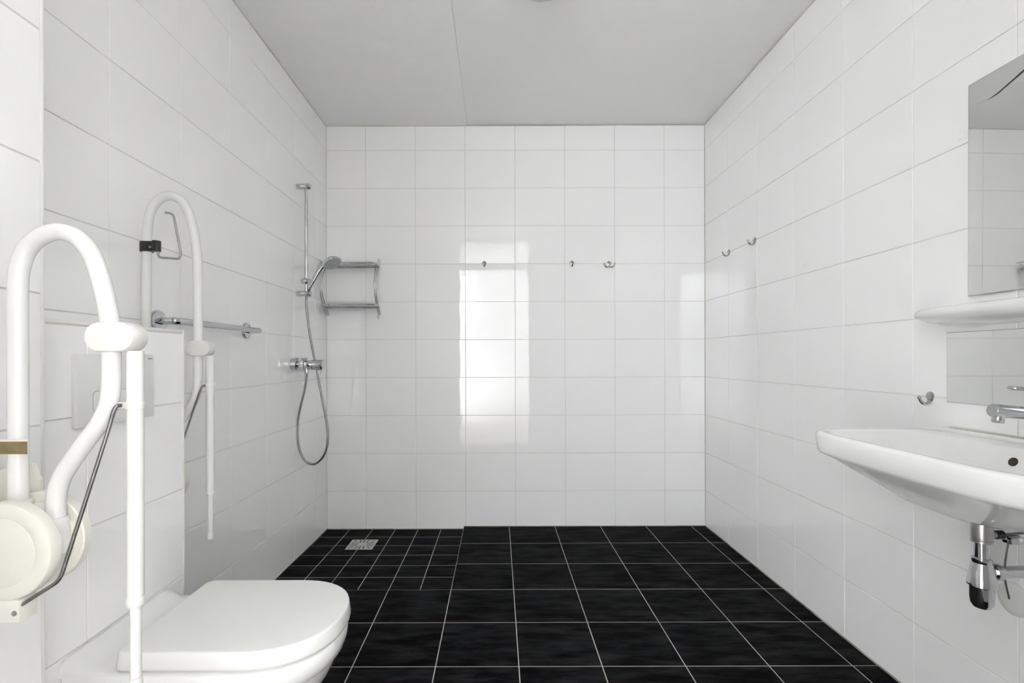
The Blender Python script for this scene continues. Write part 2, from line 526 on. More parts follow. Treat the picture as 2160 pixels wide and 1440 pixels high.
def toilet():
    yc = 1.226
    t = thing('toilet', 'white wall-hung toilet with closed lid between the two white grab rails', 'toilet', (XBOX, yc, 0.12))
    # lid
    zt, zb, a = 0.502, 0.462, 0.178
    rings = []
    for z, i in ((zb, 0.006), (zb + 0.003, 0.001), (zb + 0.008, 0.0), (zt - 0.006, 0.0030), (zt - 0.0022, 0.0042), (zt - 0.0005, 0.0064), (zt, 0.0095)):
        rings.append(dplan(-0.812 + i, -0.372 - i, yc, a - i, z, rb=0.022))
    rings.append([Vector((p.x * 0.0 + (-0.60) + (p.x + 0.60) * 0.5, yc + (p.y - yc) * 0.5, zt + 0.001)) for p in rings[-1]])
    bm = bmesh.new()
    add_rings(bm, rings)
    finish('lid', bm, M_lid, t, angle=50)
    # seat (only its edge shows as a gap under the lid)
    bm = bmesh.new()
    add_rings(bm, [dplan(-0.800, -0.387, yc, a - 0.013, z) for z in (0.4565, 0.4622)])
    finish('seat', bm, M_lid, t)
    # hinges
    for s in (-1, 1):
        tube('hinge', [(-0.822, yc + s * 0.05, 0.468), (-0.822, yc + s * 0.12, 0.468)], 0.009, M_lid, t, 12)
    # bowl
    prof = [(0.4570, 0.020, -0.400, 0.165), (0.4572, 0.004, -0.383, 0.178), (0.452, 0.0, -0.379, 0.182), (0.430, 0.0, -0.379, 0.182),
            (0.412, 0.0, -0.383, 0.180), (0.405, 0.0, -0.392, 0.177), (0.396, 0.0, -0.396, 0.175), (0.36, 0.0, -0.412, 0.168), (0.31, 0.0, -0.445, 0.156), (0.26, 0.0, -0.495, 0.142),
            (0.21, 0.0, -0.56, 0.128), (0.165, 0.0, -0.645, 0.115), (0.14, 0.0, -0.72, 0.102), (0.132, 0.01, -0.76, 0.085)]
    bm = bmesh.new()
    add_rings(bm, [dplan(XBOX + 0.0012 + i, xf, yc, aa, z, rb=0.012) for z, i, xf, aa in prof])
    finish('bowl', bm, M_cer, t, angle=55)
    # raised ledge of the ceramic along the wall, fading into the flat top
    bm = bmesh.new()
    sec = [(0.0, 0.450), (0.0, 0.484), (0.006, 0.489), (0.016, 0.487), (0.030, 0.478), (0.045, 0.468), (0.065, 0.461), (0.090, 0.4585), (0.10, 0.450)]
    rr = []
    for y, f in ((yc - 0.181, 0.0), (yc - 0.178, 0.75), (yc - 0.170, 0.97), (yc - 0.15, 1), (yc + 0.13, 1), (yc + 0.150, 0.95), (yc + 0.160, 0.65), (yc + 0.168, 0.25), (yc + 0.181, 0.0)):
        rr.append([Vector((XBOX + 0.0012 + x, y, 0.45 + (z - 0.45) * f if f else 0.4505)) for x, z in sec])
    add_rings(bm, rr)
    finish('ledge', bm, M_cer, t, angle=60)
toilet()

# ------------------------------------------------------------------ flush plate
def flush_plate():
    y0, y1, z0, z1, x1 = 1.079, 1.320, 0.969, 1.130, XBOX + 0.014
    t = thing('flush_plate', 'pale grey rectangular flush plate on the tiled box above the toilet', 'flush plate', (XBOX, (y0 + y1) / 2, z0))
    box('plate', (XBOX + 0.0005, y0, z0), (x1, y1, z1), M_grayplate, t, bev=0.0015)
    def rr(x, ya, yb, za, zb, r_, n=6):
        pts = []
        for cx, cz, a0 in ((yb - r_, zb - r_, 0), (ya + r_, zb - r_, 90), (ya + r_, za + r_, 180), (yb - r_, za + r_, 270)):
            for k in range(n + 1):
                a = math.radians(a0 + 90 * k / n)
                pts.append(Vector((x, cx + r_ * math.cos(a), cz + r_ * math.sin(a))))
        return pts
    # button outline ring (recessed joint) and the two buttons
    bm = bmesh.new()
    add_rings(bm, [rr(x1 - 0.002, 1.119, 1.281, 0.998, 1.048, 0.011), rr(x1 + 0.0004, 1.119, 1.281, 0.998, 1.048, 0.011)])
    finish('button_surround', bm, M_chrome, t, label='thin chrome outline around the flush buttons')
    for a, b in ((1.1215, 1.2195), (1.2210, 1.2785)):
        bm = bmesh.new()
        add_rings(bm, [rr(x1 - 0.002, a, b, 1.0005, 1.0455, 0.009), rr(x1 + 0.0016, a, b, 1.0005, 1.0455, 0.009), rr(x1 + 0.002, a + 0.001, b - 0.001, 1.0015, 1.0445, 0.008)])
        finish('button', bm, M_grayplate, t)
    box('print_mark', (x1 - 0.001, 1.296, 1.1185), (x1 + 0.0002, 1.314, 1.1215), M_mark, t, label='tiny grey print mark at the top corner')
flush_plate()

# ------------------------------------------------------------------ fold-up grab rails
def stadium(cx, cz, hw, hh, y, n=12):
    pts = []
    for s in (1, -1):
        for k in range(n + 1):
            a = -math.pi / 2 + math.pi * k / n
            pts.append(Vector((cx + s * (hw - hh) + s * hh * math.cos(a), y, cz + s * hh * math.sin(a))))
    return pts

def clamp(t, c, hw, hh, dep, d):
    bm = bmesh.new()
    rings = []
    for yy, i in ((d - dep, 0.0035), (d - dep + 0.0008, 0.0012), (d - dep + 0.003, 0), (d - 0.0008, 0), (d - 0.0008, 0.0012), (d + 0.0008, 0.0012), (d + 0.0008, 0), (d + dep - 0.003, 0), (d + dep - 0.0008, 0.0012), (d + dep, 0.0035)):
        rings.append(stadium(c.x, c.z, hw - i, hh - i, yy))
    add_rings(bm, rings)
    return finish('clamp', bm, M_wplast, t)

RT = 0.0132
def rail_near():
    d = 0.79
    t = thing('grab_rail', 'shorter white fold-up grab rail nearest the camera, with an olive strap and large cream hinge', 'grab rail', (XN, d, 0.80), 'fold-up toilet grab rails')
    pts = [P(x, y, d) for x, y in ((38, 1075), (38, 900), (38, 740), (38, 610), (42, 563), (58, 522), (88, 496), (125, 486), (160, 497), (187, 524), (206, 565), (220, 615), (230, 665), (234, 710), (235, 760), (234, 815),
                                    (228, 853), (210, 890), (180, 930), (150, 972), (128, 1008), (118, 1048), (117, 1100))]
    tube('tube', smooth_path(pts, 6), RT, M_rail, t, 20)
    c = P(247, 709, d)
    clamp(t, c, 0.0385, 0.0230, 0.0185, d)
    # dropped leg
    lx = P(285, 800, d + 0.006)
    yl = d + 0.006
    zl = lambda y: CAMZ - (y - VY) * yl / F
    lg = lathe('support_leg', (lx.x, yl, zl(738)), (0, 0, -1), [(0, 0), (0, 0.0118), (zl(738) - zl(1258), 0.0118), (zl(738) - zl(1258), 0)], M_rail, t)
    lathe('collar', (lx.x, yl, zl(845)), (0, 0, -1), rcyl(0.0120, 0.0130, 0.001), M_wplast, lg)
    lathe('collar', (lx.x, yl, zl(1255)), (0, 0, -1), rcyl(0.0140, 0.0132, 0.0015), M_wplast, lg)
    lathe('leg_extension', (lx.x, yl, zl(1268)), (0, 0, -1), [(0, 0), (0, 0.0080), (0.118, 0.0080), (0.118, 0)], M_rail, lg)
    lathe('foot', (lx.x, yl, zl(1425)), (0, 0, -1), [(0, 0), (0, 0.0088), (0.012, 0.0095), (0.055, 0.0105), (0.060, 0.008), (0.060, 0)], M_wplast, lg)
    tb = P(262, 852, yl)
    box('tab', (tb.x - 0.012, yl - 0.004, tb.z - 0.006), (lx.x - 0.010, yl + 0.004, tb.z + 0.005), M_wplast, t, bev=0.001)
    rod = [P(256, 853, d - 0.001), P(247, 853, d - 0.006), P(240, 862, d - 0.010), P(228, 905, d - 0.020), P(128, 1212, d - 0.050), P(118, 1226, d - 0.050), P(14, 1292, d - 0.036)]
    tube('linkage_rod', round_corners(rod, 0.012), 0.0029, M_dsteel, t, 10)
    # hinge: two discs with a core between
    hc = P(8, 1161, 0.748)
    R0 = 0.0735
    lathe('hinge_disc', (hc.x, 0.742, hc.z), (0, 1, 0), [(0, 0), (0.0, R0 - 0.024), (0.0006, R0 - 0.0225), (0.0, R0 - 0.021), (0.0005, R0 - 0.006), (0.003, R0 - 0.0015), (0.006, R0), (0.020, R0), (0.022, R0 - 0.002), (0.022, 0)], M_cream, t, 64)
    lathe('hinge_disc', (hc.x - 0.002, 0.806, hc.z), (0, 1, 0), [(0, 0), (0.0, R0 - 0.002), (0.002, R0), (0.016, R0), (0.019, R0 - 0.003), (0.019, 0)], M_cream, t, 64)
    lathe('hinge_core', (hc.x, 0.763, hc.z), (0, 1, 0), [(0, 0), (0, R0 - 0.016), (0.044, R0 - 0.016), (0.044, 0)], M_cream, t, 48)
    f1 = P(117, 1088, d)
    lathe('socket', f1, (0.06, 0, -1), [(0, 0), (0, 0.0155), (0.002, 0.0165), (0.012, 0.0165), (0.055, 0.0185), (0.06, 0.0)], M_rail, t)
    f0 = P(38, 1050, d)
    lathe('socket', f0, (0, 0, -1), [(0, 0), (0, 0.0160), (0.002, 0.0172), (0.05, 0.0180), (0.05, 0)], M_cream, t)
    # arm and plate on the wall
    box('wall_plate', (XN + 0.0006, 0.715, hc.z - 0.11), (XN + 0.016, 0.865, hc.z + 0.135), M_cream, t, bev=0.006)
    box('hinge_arm', (XN + 0.015, 0.764, hc.z - 0.055), (hc.x - 0.02, 0.806, hc.z + 0.05), M_cream, t, bev=0.006)
    # upright fin behind the upright tube
    bm = bmesh.new()
    q0, q1, q2, q3 = P(-60, 1075, 0.825), P(86, 1060, 0.825), P(66, 975, 0.825), P(-60, 1000, 0.825)
    ring = [q0, q1, P(80, 1010, 0.825), q2, q3]
    add_rings(bm, [[v.copy() for v in ring], [v + Vector((0, 0.008, 0)) for v in ring]])
    finish('hinge_fin', bm, M_cream, t, smooth=False)
    b0 = P(-30, 1270, 0.752)
    box('stop_bracket', (b0.x, 0.744, P(0, 1306, 0.752).z), (P(50, 0, 0.752).x, 0.775, P(0, 1258, 0.752).z), M_cream, t, bev=0.003)
    sc = P(29, 1291, 0.744)
    lathe('screw', (sc.x, 0.7425, sc.z), (0, 1, 0), rcyl(0.004, 0.0040, 0.0008), M_steel, t, 16, label='grey screw head')
    # strap round the upright tube
    z1, z2 = P(0, 925, d).z, P(0, 951, d).z
    xr = P(57, 0, d - 0.0155).x
    st = box('strap', (XN + 0.02, d - 0.0155, z2), (xr, d - 0.0135, z1 + 0.003), M_wplast, t, bev=0.0006, label='white strap with an olive face and rust edges')
    box('strap_face', (XN + 0.02, d - 0.0162, z2 + 0.0012), (xr + 0.0002, d - 0.0154, z1 - 0.0012), M_olive, st)
    for z in (z2, z1 - 0.0012):
        box('strap_edge', (XN + 0.02, d - 0.0162, z), (xr + 0.0002, d - 0.0154, z + 0.0012), M_orange, st)
rail_near()

def rail_far():
    d = 1.55
    t = thing('grab_rail', 'taller white fold-up grab rail behind the toilet box, carrying a paper roll holder', 'grab rail', (XL, d, 0.80), 'fold-up toilet grab rails')
    pts = [P(x, y, d) for x, y in ((308, 1010), (308, 860), (308, 700), (310, 560), (312, 480), (319, 444), (336, 420), (358, 411), (380, 419), (396, 440), (407, 476), (413, 510), (417, 560), (418, 650), (418, 730), (417, 800),
                                    (413, 832), (401, 856), (385, 880), (365, 905), (355, 930), (352, 970))]
    tube('tube', smooth_path(pts, 6), RT, M_rail, t, 20)
    c = P(423, 733, d)
    clamp(t, c, 0.0385, 0.0235, 0.0185, d)
    yl = d + 0.006
    lx = P(443, 0, yl)
    zl = lambda y: CAMZ - (y - VY) * yl / F
    lg = lathe('support_leg', (lx.x, yl, zl(748)), (0, 0, -1), [(0, 0), (0, 0.0118), (zl(748) - zl(1036), 0.0118), (zl(748) - zl(1036), 0)], M_rail, t)
    lathe('collar', (lx.x, yl, zl(806)), (0, 0, -1), rcyl(0.0120, 0.0130, 0.001), M_wplast, lg)
    lathe('collar', (lx.x, yl, zl(1033)), (0, 0, -1), rcyl(0.0090, 0.0130, 0.0015), M_wplast, lg)
    lathe('leg_extension', (lx.x, yl, zl(1038)), (0, 0, -1), [(0, 0), (0, 0.0080), (zl(1038) - zl(1124), 0.0080), (zl(1038) - zl(1124), 0)], M_rail, lg)
    lathe('foot', (lx.x, yl, zl(1120)), (0, 0, -1), [(0, 0), (0, 0.0088), (0.006, 0.0092), (0.020, 0.0105), (0.024, 0.008), (0.024, 0)], M_wplast, lg)
    tb = P(433, 812, yl)
    box('tab', (tb.x - 0.010, yl - 0.004, tb.z - 0.006), (lx.x - 0.010, yl + 0.004, tb.z + 0.005), M_wplast, t, bev=0.001)
    rod = [P(434, 811, d), P(427, 812, d - 0.008), P(422, 822, d - 0.012), P(393, 905, d - 0.020), P(362, 1000, d - 0.050), P(356, 1010, d - 0.050), P(310, 1040, d - 0.036)]
    tube('linkage_rod', round_corners(rod, 0.012), 0.0029, M_dsteel, t, 10)
    hc = Vector((XL + 0.088, d, 0.74))
    R0 = 0.0735
    for y0 in (d - 0.045, d + 0.022):
        lathe('hinge_disc', (hc.x, y0, hc.z), (0, 1, 0), rcyl(0.022, R0, 0.003), M_cream, t, 48)
    lathe('hinge_core', (hc.x, d - 0.023, hc.z), (0, 1, 0), rcyl(0.045, R0 - 0.012, 0.001), M_cream, t, 40)
    box('wall_plate', (XL + 0.0006, d - 0.06, hc.z - 0.11), (XL + 0.013, d + 0.09, hc.z + 0.13), M_cream, t, bev=0.005)
rail_far()

def roll_holder():
    d = 1.55
    c = P(310, 519, d)
    t = thing('toilet_roll_holder', 'bent steel wire roll holder clipped to the far grab rail by a black clamp', 'roll holder', (c.x, d, c.z))
    bm = bmesh.new()
    add_lathe(bm, (c.x, d, c.z - 0.0155), (0, 0, 1), rcyl(0.031, 0.0188, 0.0015), 24)
    cl = finish('clip', bm, M_bplast, t, label='black plastic clip around the rail')
    x1 = P(340, 0, d - 0.01).x
    bm = bmesh.new()
    add_box(bm, (c.x + 0.002, d - 0.020, c.z - 0.0155), (c.x + 0.026, d - 0.004, c.z + 0.0150), 0.003)
    add_lathe(bm, (x1 - 0.0125, d - 0.012, c.z - 0.0165), (0, 0, 1), rcyl(0.0325, 0.0125, 0.0015), 20)
    finish('clip_jaw', bm, M_bplast, t, label='black clip jaw')
    s = P(317, 519, d - 0.021)
    lathe('screw', (s.x, d - 0.0225, s.z), (0, 1, 0), rcyl(0.004, 0.0036, 0.0008), M_steel, t, 16, label='bright screw head')
    yy = d - 0.013
    wp = [P(334, 506, yy), P(334, 541, yy), P(379, 544, yy), P(382, 530, yy), P(366, 449, yy), P(349, 446.5, yy)]
    tube('wire_loop', round_corners(wp, 0.012), 0.0034, M_steel, t, 12)
roll_holder()

# ------------------------------------------------------------------ chrome grab bar on the left wall
def grab_bar():
    z = 1.2465
    ya, yb = 1.672, 2.262
    t = thing('grab_bar', 'straight chrome grab bar mounted level on the left wall', 'grab bar', (XL, (ya + yb) / 2, z))
    xb = XL + 0.066
    path = [(XL + 0.008, ya, z), (xb, ya, z), (xb, yb, z), (XL + 0.008, yb, z)]
    tube('bar', round_corners(path, 0.012, 8), 0.0120, M_chrome, t, 20)
    for y in (ya, yb):
        lathe('flange', (XL + 0.0004, y, z), (1, 0, 0), [(0, 0), (0, 0.036), (0.006, 0.036), (0.011, 0.034), (0.014, 0.028), (0.014, 0)], M_chrome, t, 40)
grab_bar()

# ------------------------------------------------------------------ shower
SYD = 2.848
def shower_rail():
    xr = XL + 0.053
    t = thing('shower_rail', 'vertical chrome shower riser rail on the left wall near the corner', 'shower rail', (XL, SYD, 1.48))
    tube('rail', [(xr, SYD, 1.485), (xr, SYD, 2.103)], 0.0098, M_chrome, t, 20)
    for z in (2.0995, 1.490):
        lathe('wall_mount', (XL + 0.0004, SYD, z), (1, 0, 0), rcyl(0.079, 0.0165, 0.003), M_chrome, t, 28)
    z = 1.559
    sl_ = lathe('slider', (xr - 0.024, SYD - 0.012, z), (1, -0.1, 0), [(0, 0), (0.002, 0.013), (0.006, 0.0165), (0.012, 0.018), (0.028, 0.018), (0.034, 0.015), (0.036, 0)], M_chrome, t, 24)
    lathe('holder', (xr + 0.006, SYD - 0.012, z + 0.004), (0.93, -0.25, -0.38), [(0, 0), (0, 0.013), (0.014, 0.0135), (0.034, 0.0155), (0.046, 0.0155), (0.046, 0)], M_chrome, sl_, 24)
shower_rail()

def hand_shower():
    y = SYD - 0.02
    a = P(656, 602, y); b = P(680, 560, y)
    t = thing('hand_shower', 'chrome hand shower with a round head resting in the slider of the riser rail', 'shower head', tuple(a))
    path = smooth_path([P(653, 606, y), P(660, 594, y), P(670, 576, y), P(680, 562, y), P(690, 555, y)], 5)
    n_ = len(path)
    tube('handle', path, [0.0085 + 0.0055 * math.sin(math.pi * min(1, k / (n_ - 1) * 0.62)) for k in range(n_)], M_chrome, t, 18)
    c = P(700, 551, y)
    ax = Vector((0.45, -0.27, -0.85)).normalized()
    lathe('head', c - ax * 0.014, ax, [(0, 0), (0.001, 0.020), (0.004, 0.034), (0.010, 0.046), (0.017, 0.0525), (0.024, 0.0545), (0.028, 0.053), (0.028, 0)], M_chrome, t, 40)
    f = lathe('spray_face', c + ax * 0.0135, ax, [(0, 0), (0, 0.050), (0.002, 0.049), (0.0035, 0.044), (0.0035, 0)], M_face, t, 40, label='grey spray face with small nozzles')
    bm = bmesh.new()
    u = ax.orthogonal().normalized(); v = ax.cross(u)
    for rr_, k_ in ((0.012, 6), (0.024, 12), (0.036, 18)):
        for k in range(k_):
            q = 2 * math.pi * k / k_
            add_lathe(bm, c + ax * 0.0165 + (u * math.cos(q) + v * math.sin(q)) * rr_, ax, [(0, 0), (0, 0.0022), (0.0025, 0.0014), (0.0025, 0)], 6)
    o = finish('nozzle', bm, M_dsteel, f)
    o['kind'] = 'stuff'
hand_shower()

def shower_hose():
    y = SYD - 0.004
    pts = [(655, 606, -0.010), (652, 612, 0.012), (648.5, 620, 0.029), (646.5, 632, 0.031), (647.5, 655, 0.033), (652, 692, 0.036), (659, 733, 0.040), (665, 762, 0.042), (671, 795, 0.042), (680, 843, 0.036), (688, 885, 0.022), (691.5, 915, 0.012), (688, 945, 0.006), (677, 967, 0.003), (661, 977.5, 0), (646, 973, 0), (633, 952, 0),
           (627, 918, 0), (628, 888, 0), (635, 850, 0), (643, 818, 0), (646.5, 795, 0), (647, 788, 0)]
    path = smooth_path([P(px, py, y + dy) for px, py, dy in pts], 8)
    o = tube('shower_hose', path, 0.0064, M_hose, None, 14)
    tag(o, 'grey metal shower hose hanging in a long loop from the mixer', 'hose')
shower_hose()

def mixer():
    z = 1.0885
    t = thing('shower_mixer', 'chrome single-lever shower mixer on the left wall below the riser rail', 'mixer tap', (XL, SYD, z))
    xb = XL + 0.062
    for y in (SYD - 0.076, SYD + 0.074):
        lathe('rosette', (XL + 0.0004, y, z + 0.001), (1, 0, 0), [(0, 0), (0, 0.033), (0.001, 0.034), (0.030, 0.034), (0.033, 0.032), (0.034, 0.026), (0.034, 0)], M_chrome, t, 36)
        lathe('connector', (XL + 0.032, y, z), (1, 0, 0), [(0, 0), (0, 0.013), (0.006, 0.013), (0.006, 0.017), (0.022, 0.017), (0.030, 0.014), (0.030, 0)], M_chrome, t, 16)
    lathe('body', (xb, SYD - 0.098, z), (0, 1, 0), [(0, 0), (0, 0.016), (0.002, 0.0205), (0.006, 0.0225), (0.190, 0.0225), (0.194, 0.0205), (0.196, 0.016), (0.196, 0)], M_chrome, t, 32)
    lathe('cartridge', (xb + 0.010, SYD - 0.012, z - 0.004), (1, 0, 0), [(0, 0), (0, 0.027), (0.020, 0.029), (0.022, 0.0275), (0.024, 0.0290), (0.072, 0.0290), (0.078, 0.0275), (0.080, 0.024), (0.080, 0)], M_chrome, t, 36)
    tube('lever', [(xb + 0.076, SYD - 0.014, z - 0.026), (xb + 0.080, SYD - 0.022, z - 0.055), (xb + 0.086, SYD - 0.030, z - 0.092)], [0.0052, 0.0046, 0.0042], M_chrome, t, 12)
    o = P(646.5, 0, SYD).x
    lathe('outlet', (o, SYD, z - 0.016), (0, 0, -1), [(0, 0), (0, 0.010), (0.012, 0.010), (0.012, 0.0125), (0.030, 0.0125), (0.032, 0.010), (0.046, 0.0085), (0.046, 0)], M_chrome, t, 20)
mixer()

def caddy():
    xa, xb = -1.122, -0.779
    zt, zb = 1.7215, 1.4575
    t = thing('shower_caddy', 'chrome two-tier shower rack on the back wall in the left corner', 'shower rack', ((xa + xb) / 2, YB, zb))
    for z in (zt, zb):
        yf, yb_ = 3.170, YB - 0.012
        sh = box('shelf', (xa + 0.004, yf + 0.004, z - 0.003), (xb - 0.004, yb_, z), M_chrome, t, bev=0.001)
        path = [(xa + 0.05, yf, z + 0.006), (xb, yf, z + 0.006), (xb, yb_, z + 0.006), (xa, yb_, z + 0.006), (xa, yf, z + 0.006), (xa + 0.055, yf, z + 0.006)]
        tube('rim_wire', round_corners(path, 0.015, 5), 0.0055, M_chrome, sh, 10)
        for y in (yf + 0.04, yf + 0.08, yf + 0.12):
            tube('underside_wire', [(xa, y, z - 0.004), (xb, y, z - 0.004)], 0.002, M_chrome, sh, 8)
        for x in (xa + 0.075, xb - 0.045):
            lathe('soap_cup', (x, yf + 0.05, z), (0, 0, 1), [(0, 0), (0, 0.006), (0.010, 0.006), (0.012, 0.012), (0.015, 0.012), (0.015, 0)] if z == zb else
                  [(-0.012, 0), (-0.012, 0.008), (-0.006, 0.010), (0, 0.006), (0, 0)], M_steel, sh, 16)
    def arc(x, off, z0, z1):
        pts = []
        for k in range(13):
            u = k / 12
            z = z0 + (z1 - z0) * u
            bow = math.sin(math.pi * u) ** 0.9
            pts.append(Vector((x, 3.285 - 0.128 * bow + off, z)))
        return pts
    for x in (xa, xb):
        sf = tube('side_frame', arc(x, 0.0, 1.772, 1.405), 0.0038, M_chrome, t, 10)
        tube('frame_wire', arc(x + 0.003, 0.026, 1.755, 1.415), 0.0034, M_chrome, sf, 10)
        for z in (1.768, 1.409):
            tube('wall_peg', [(x + 0.001, 3.284, z), (x + 0.001, YB - 0.001, z)], 0.0032, M_chrome, sf, 8)
    # small ring with a dangling end under the right side
    c = Vector((xb - 0.001, 3.270, 1.393))
    ring = [c + Vector((math.cos(2 * math.pi * k / 16) * 0.0065, 0, math.sin(2 * math.pi * k / 16) * 0.0065)) for k in range(17)]
    rg = tube('hanging_ring', ring, 0.0016, M_steel, t, 6)
    tube('ring_tail', [c + Vector((0, 0, -0.0075)), c + Vector((0, 0, -0.022))], 0.0016, M_steel, rg, 6)
caddy()

# ------------------------------------------------------------------ robe hooks
def hook(name, base, n, label, arms, group='nickel robe hooks on the tile joints', s=1.0, flip=1):
    """base: point on the tile face; n: wall normal; arms: list of sideways factors"""
    base = Vector(base); n = Vector(n); side = Vector((0, 0, 1)).cross(n) * flip
    up = Vector((0, 0, 1))
    t = thing(name, label, 'hook', tuple(base), group)
    # shield-shaped back plate
    bm = bmesh.new()
    out = []
    for k in range(24):
        a = 2 * math.pi * k / 24
        r_ = 0.0145 + 0.003 * math.sin(a)
        zz = r_ * math.sin(a) * (1.0 if math.sin(a) > 0 else 1.35)
        out.append((r_ * math.cos(a) * (1.0 if math.sin(a) > 0 else 0.9), zz))
    rings = [[base + side * x * f * s + up * z * f * s + n * h for x, z in out] for h, f in ((0.0004, 1.0), (0.003, 1.0), (0.0045, 0.85))]
    add_rings(bm, rings)
    pl = finish('back_plate', bm, M_nickel, t)
    for sx_ in (-1, 1):
        lathe('screw', base + side * 0.0065 * sx_ * s + up * 0.004 * s + n * 0.004, n, rcyl(0.0018, 0.0026 * s, 0.0005), M_nickel, pl, 10)
    for f in arms:
        dirv = (n * (1 - abs(f) * 0.45) + side * f).normalized()
        pp = [base + n * 0.003 - up * 0.012 * s, base + dirv * 0.010 * s - up * 0.020 * s, base + dirv * 0.024 * s - up * 0.0215 * s,
              base + dirv * 0.035 * s - up * 0.013 * s, base + dirv * 0.041 * s - up * 0.001 * s]
        pt = smooth_path(pp, 5)
        m_ = len(pt)
        ar = tube('arm', pt, [(0.0054 - 0.0016 * k / (m_ - 1)) * s for k in range(m_)], M_nickel, t, 10)
        bm = bmesh.new()
        bmesh.ops.create_uvsphere(bm, u_segments=12, v_segments=8, radius=0.0052 * s, matrix=Matrix.Translation(pt[-1]))
        finish('knob', bm, M_nickel, ar)
def wb(x, y):
    return P(x, y, YB)
NB, NR = (0, -1, 0), (-1, 0, 0)
hook('robe_hook', wb(1022, 556), NB, 'nickel hook on the back wall inside the bright doorway reflection', [0.05])
hook('robe_hook', wb(1207, 556), NB, 'single-armed nickel hook on the back wall beside the two-armed hook', [-0.05])
hook('robe_hook', wb(1285, 557), NB, 'two-armed nickel hook on the back wall, the only one with spread arms', [-0.95, 0.95])
hook('robe_hook', (XR, 2.985, 1.748), NR, 'nickel hook high on the right wall, nearer the back corner', [0.1])
hook('robe_hook', (XR, 2.685, 1.748), NR, 'nickel hook high on the right wall, further from the back corner', [0.1])
hook('robe_hook', (XR, 1.597, 0.992), NR, 'nickel hook low on the right wall beside the small mirror', [0.1], s=1.0)

# ------------------------------------------------------------------ mirrors, shelf, basin
def mirror(name, y0, y1, z0, z1, label, tilt=0.0, yaw=0.0, streak_outline=None):
    cy, cz = (y0 + y1) / 2, (z0 + z1) / 2
    t = thing(name, label, 'mirror', (XR, cy, cz), None)
    R = Matrix.Rotation(yaw, 4, 'Z') @ Matrix.Rotation(tilt, 4, 'Y')
    h, v = (y1 - y0) / 2, (z1 - z0) / 2
    off = -0.0009 - abs(yaw) * h - abs(tilt) * v
    def part(n_, lo_, hi_, m, bev, par, label=None):
        bm = bmesh.new()
        add_box(bm, lo_, hi_, bev, 1)
        bmesh.ops.transform(bm, matrix=Matrix.Translation((XR + off, cy, cz)) @ R, verts=bm.verts)
        return finish(n_, bm, m, par, smooth=False, label=label)
    part('glass_edge', (-0.0042, -h, -v), (0, h, v), M_medge, 0.0, t, 'grey-green cut edge of the glass')
    part('silvered_face', (-0.0050, -h + 0.0014, -v + 0.0014), (-0.0043, h - 0.0014, v - 0.0014), M_mirror, 0.0, t)
    if streak_outline:  # thin dark tapering strip laid on the mirror face
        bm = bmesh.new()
        ring = [Vector((-0.0051, y - cy, z - cz)) for y, z in streak_outline]
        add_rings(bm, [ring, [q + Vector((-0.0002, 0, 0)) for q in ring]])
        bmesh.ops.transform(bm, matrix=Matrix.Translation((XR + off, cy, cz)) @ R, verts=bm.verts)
        finish('dark_streak', bm, M_streak, t, smooth=False, label='dark tapering streak on the mirror face')
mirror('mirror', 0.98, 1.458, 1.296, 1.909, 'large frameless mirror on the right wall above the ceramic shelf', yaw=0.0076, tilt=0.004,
       streak_outline=[(1.402, 1.8355), (1.37, 1.8440), (1.20, 1.9050), (1.20, 1.8960), (1.37, 1.8395)])
mirror('mirror', 0.96, 1.5347, 0.982, 1.194, 'small low frameless mirror between the ceramic shelf and the washbasin tap')

def supr(cx, cy, b, a, n_, z, N=72):
    """superellipse ring, b along X, a along Y"""
    pts = []
    for k in range(N):
        t = 2 * math.pi * k / N
        c, s = math.cos(t), math.sin(t)
        pts.append(Vector((cx + b * math.copysign(abs(c) ** (2 / n_), c), cy + a * math.copysign(abs(s) ** (2 / n_), s), z)))
    return pts

def shelf():
    yc, a = 1.265, 0.318
    bm = bmesh.new()
    rings = []
    for z, i, n_ in ((1.209, 0.100, 2.3), (1.210, 0.080, 2.4), (1.216, 0.050, 2.6), (1.226, 0.020, 2.8), (1.234, 0.006, 2.9), (1.243, 0.0, 3.0), (1.254, 0.001, 3.0), (1.260, 0.005, 3.0), (1.262, 0.011, 3.0), (1.260, 0.017, 3.0), (1.256, 0.022, 3.0)):
        x0 = XR - 0.140 + i
        x1 = XR - 0.0008
        # outline: front half of a superellipse with its centre line on the wall
        pts = []
        for k in range(49):
            t = -math.pi / 2 + math.pi * k / 48
            c_, s_ = abs(math.cos(t)), math.sin(t)
            pts.append(Vector((x1 - (x1 - x0) * c_ ** (2 / n_), yc + (a - i * 1.5) * math.copysign(abs(s_) ** (2 / n_), s_), z)))
        rings.append(pts)
    add_rings(bm, rings)
    o = finish('ceramic_shelf', bm, M_cer, None, angle=50)
    tag(o, 'white ceramic bathroom shelf with rounded ends under the large mirror', 'shelf')
shelf()

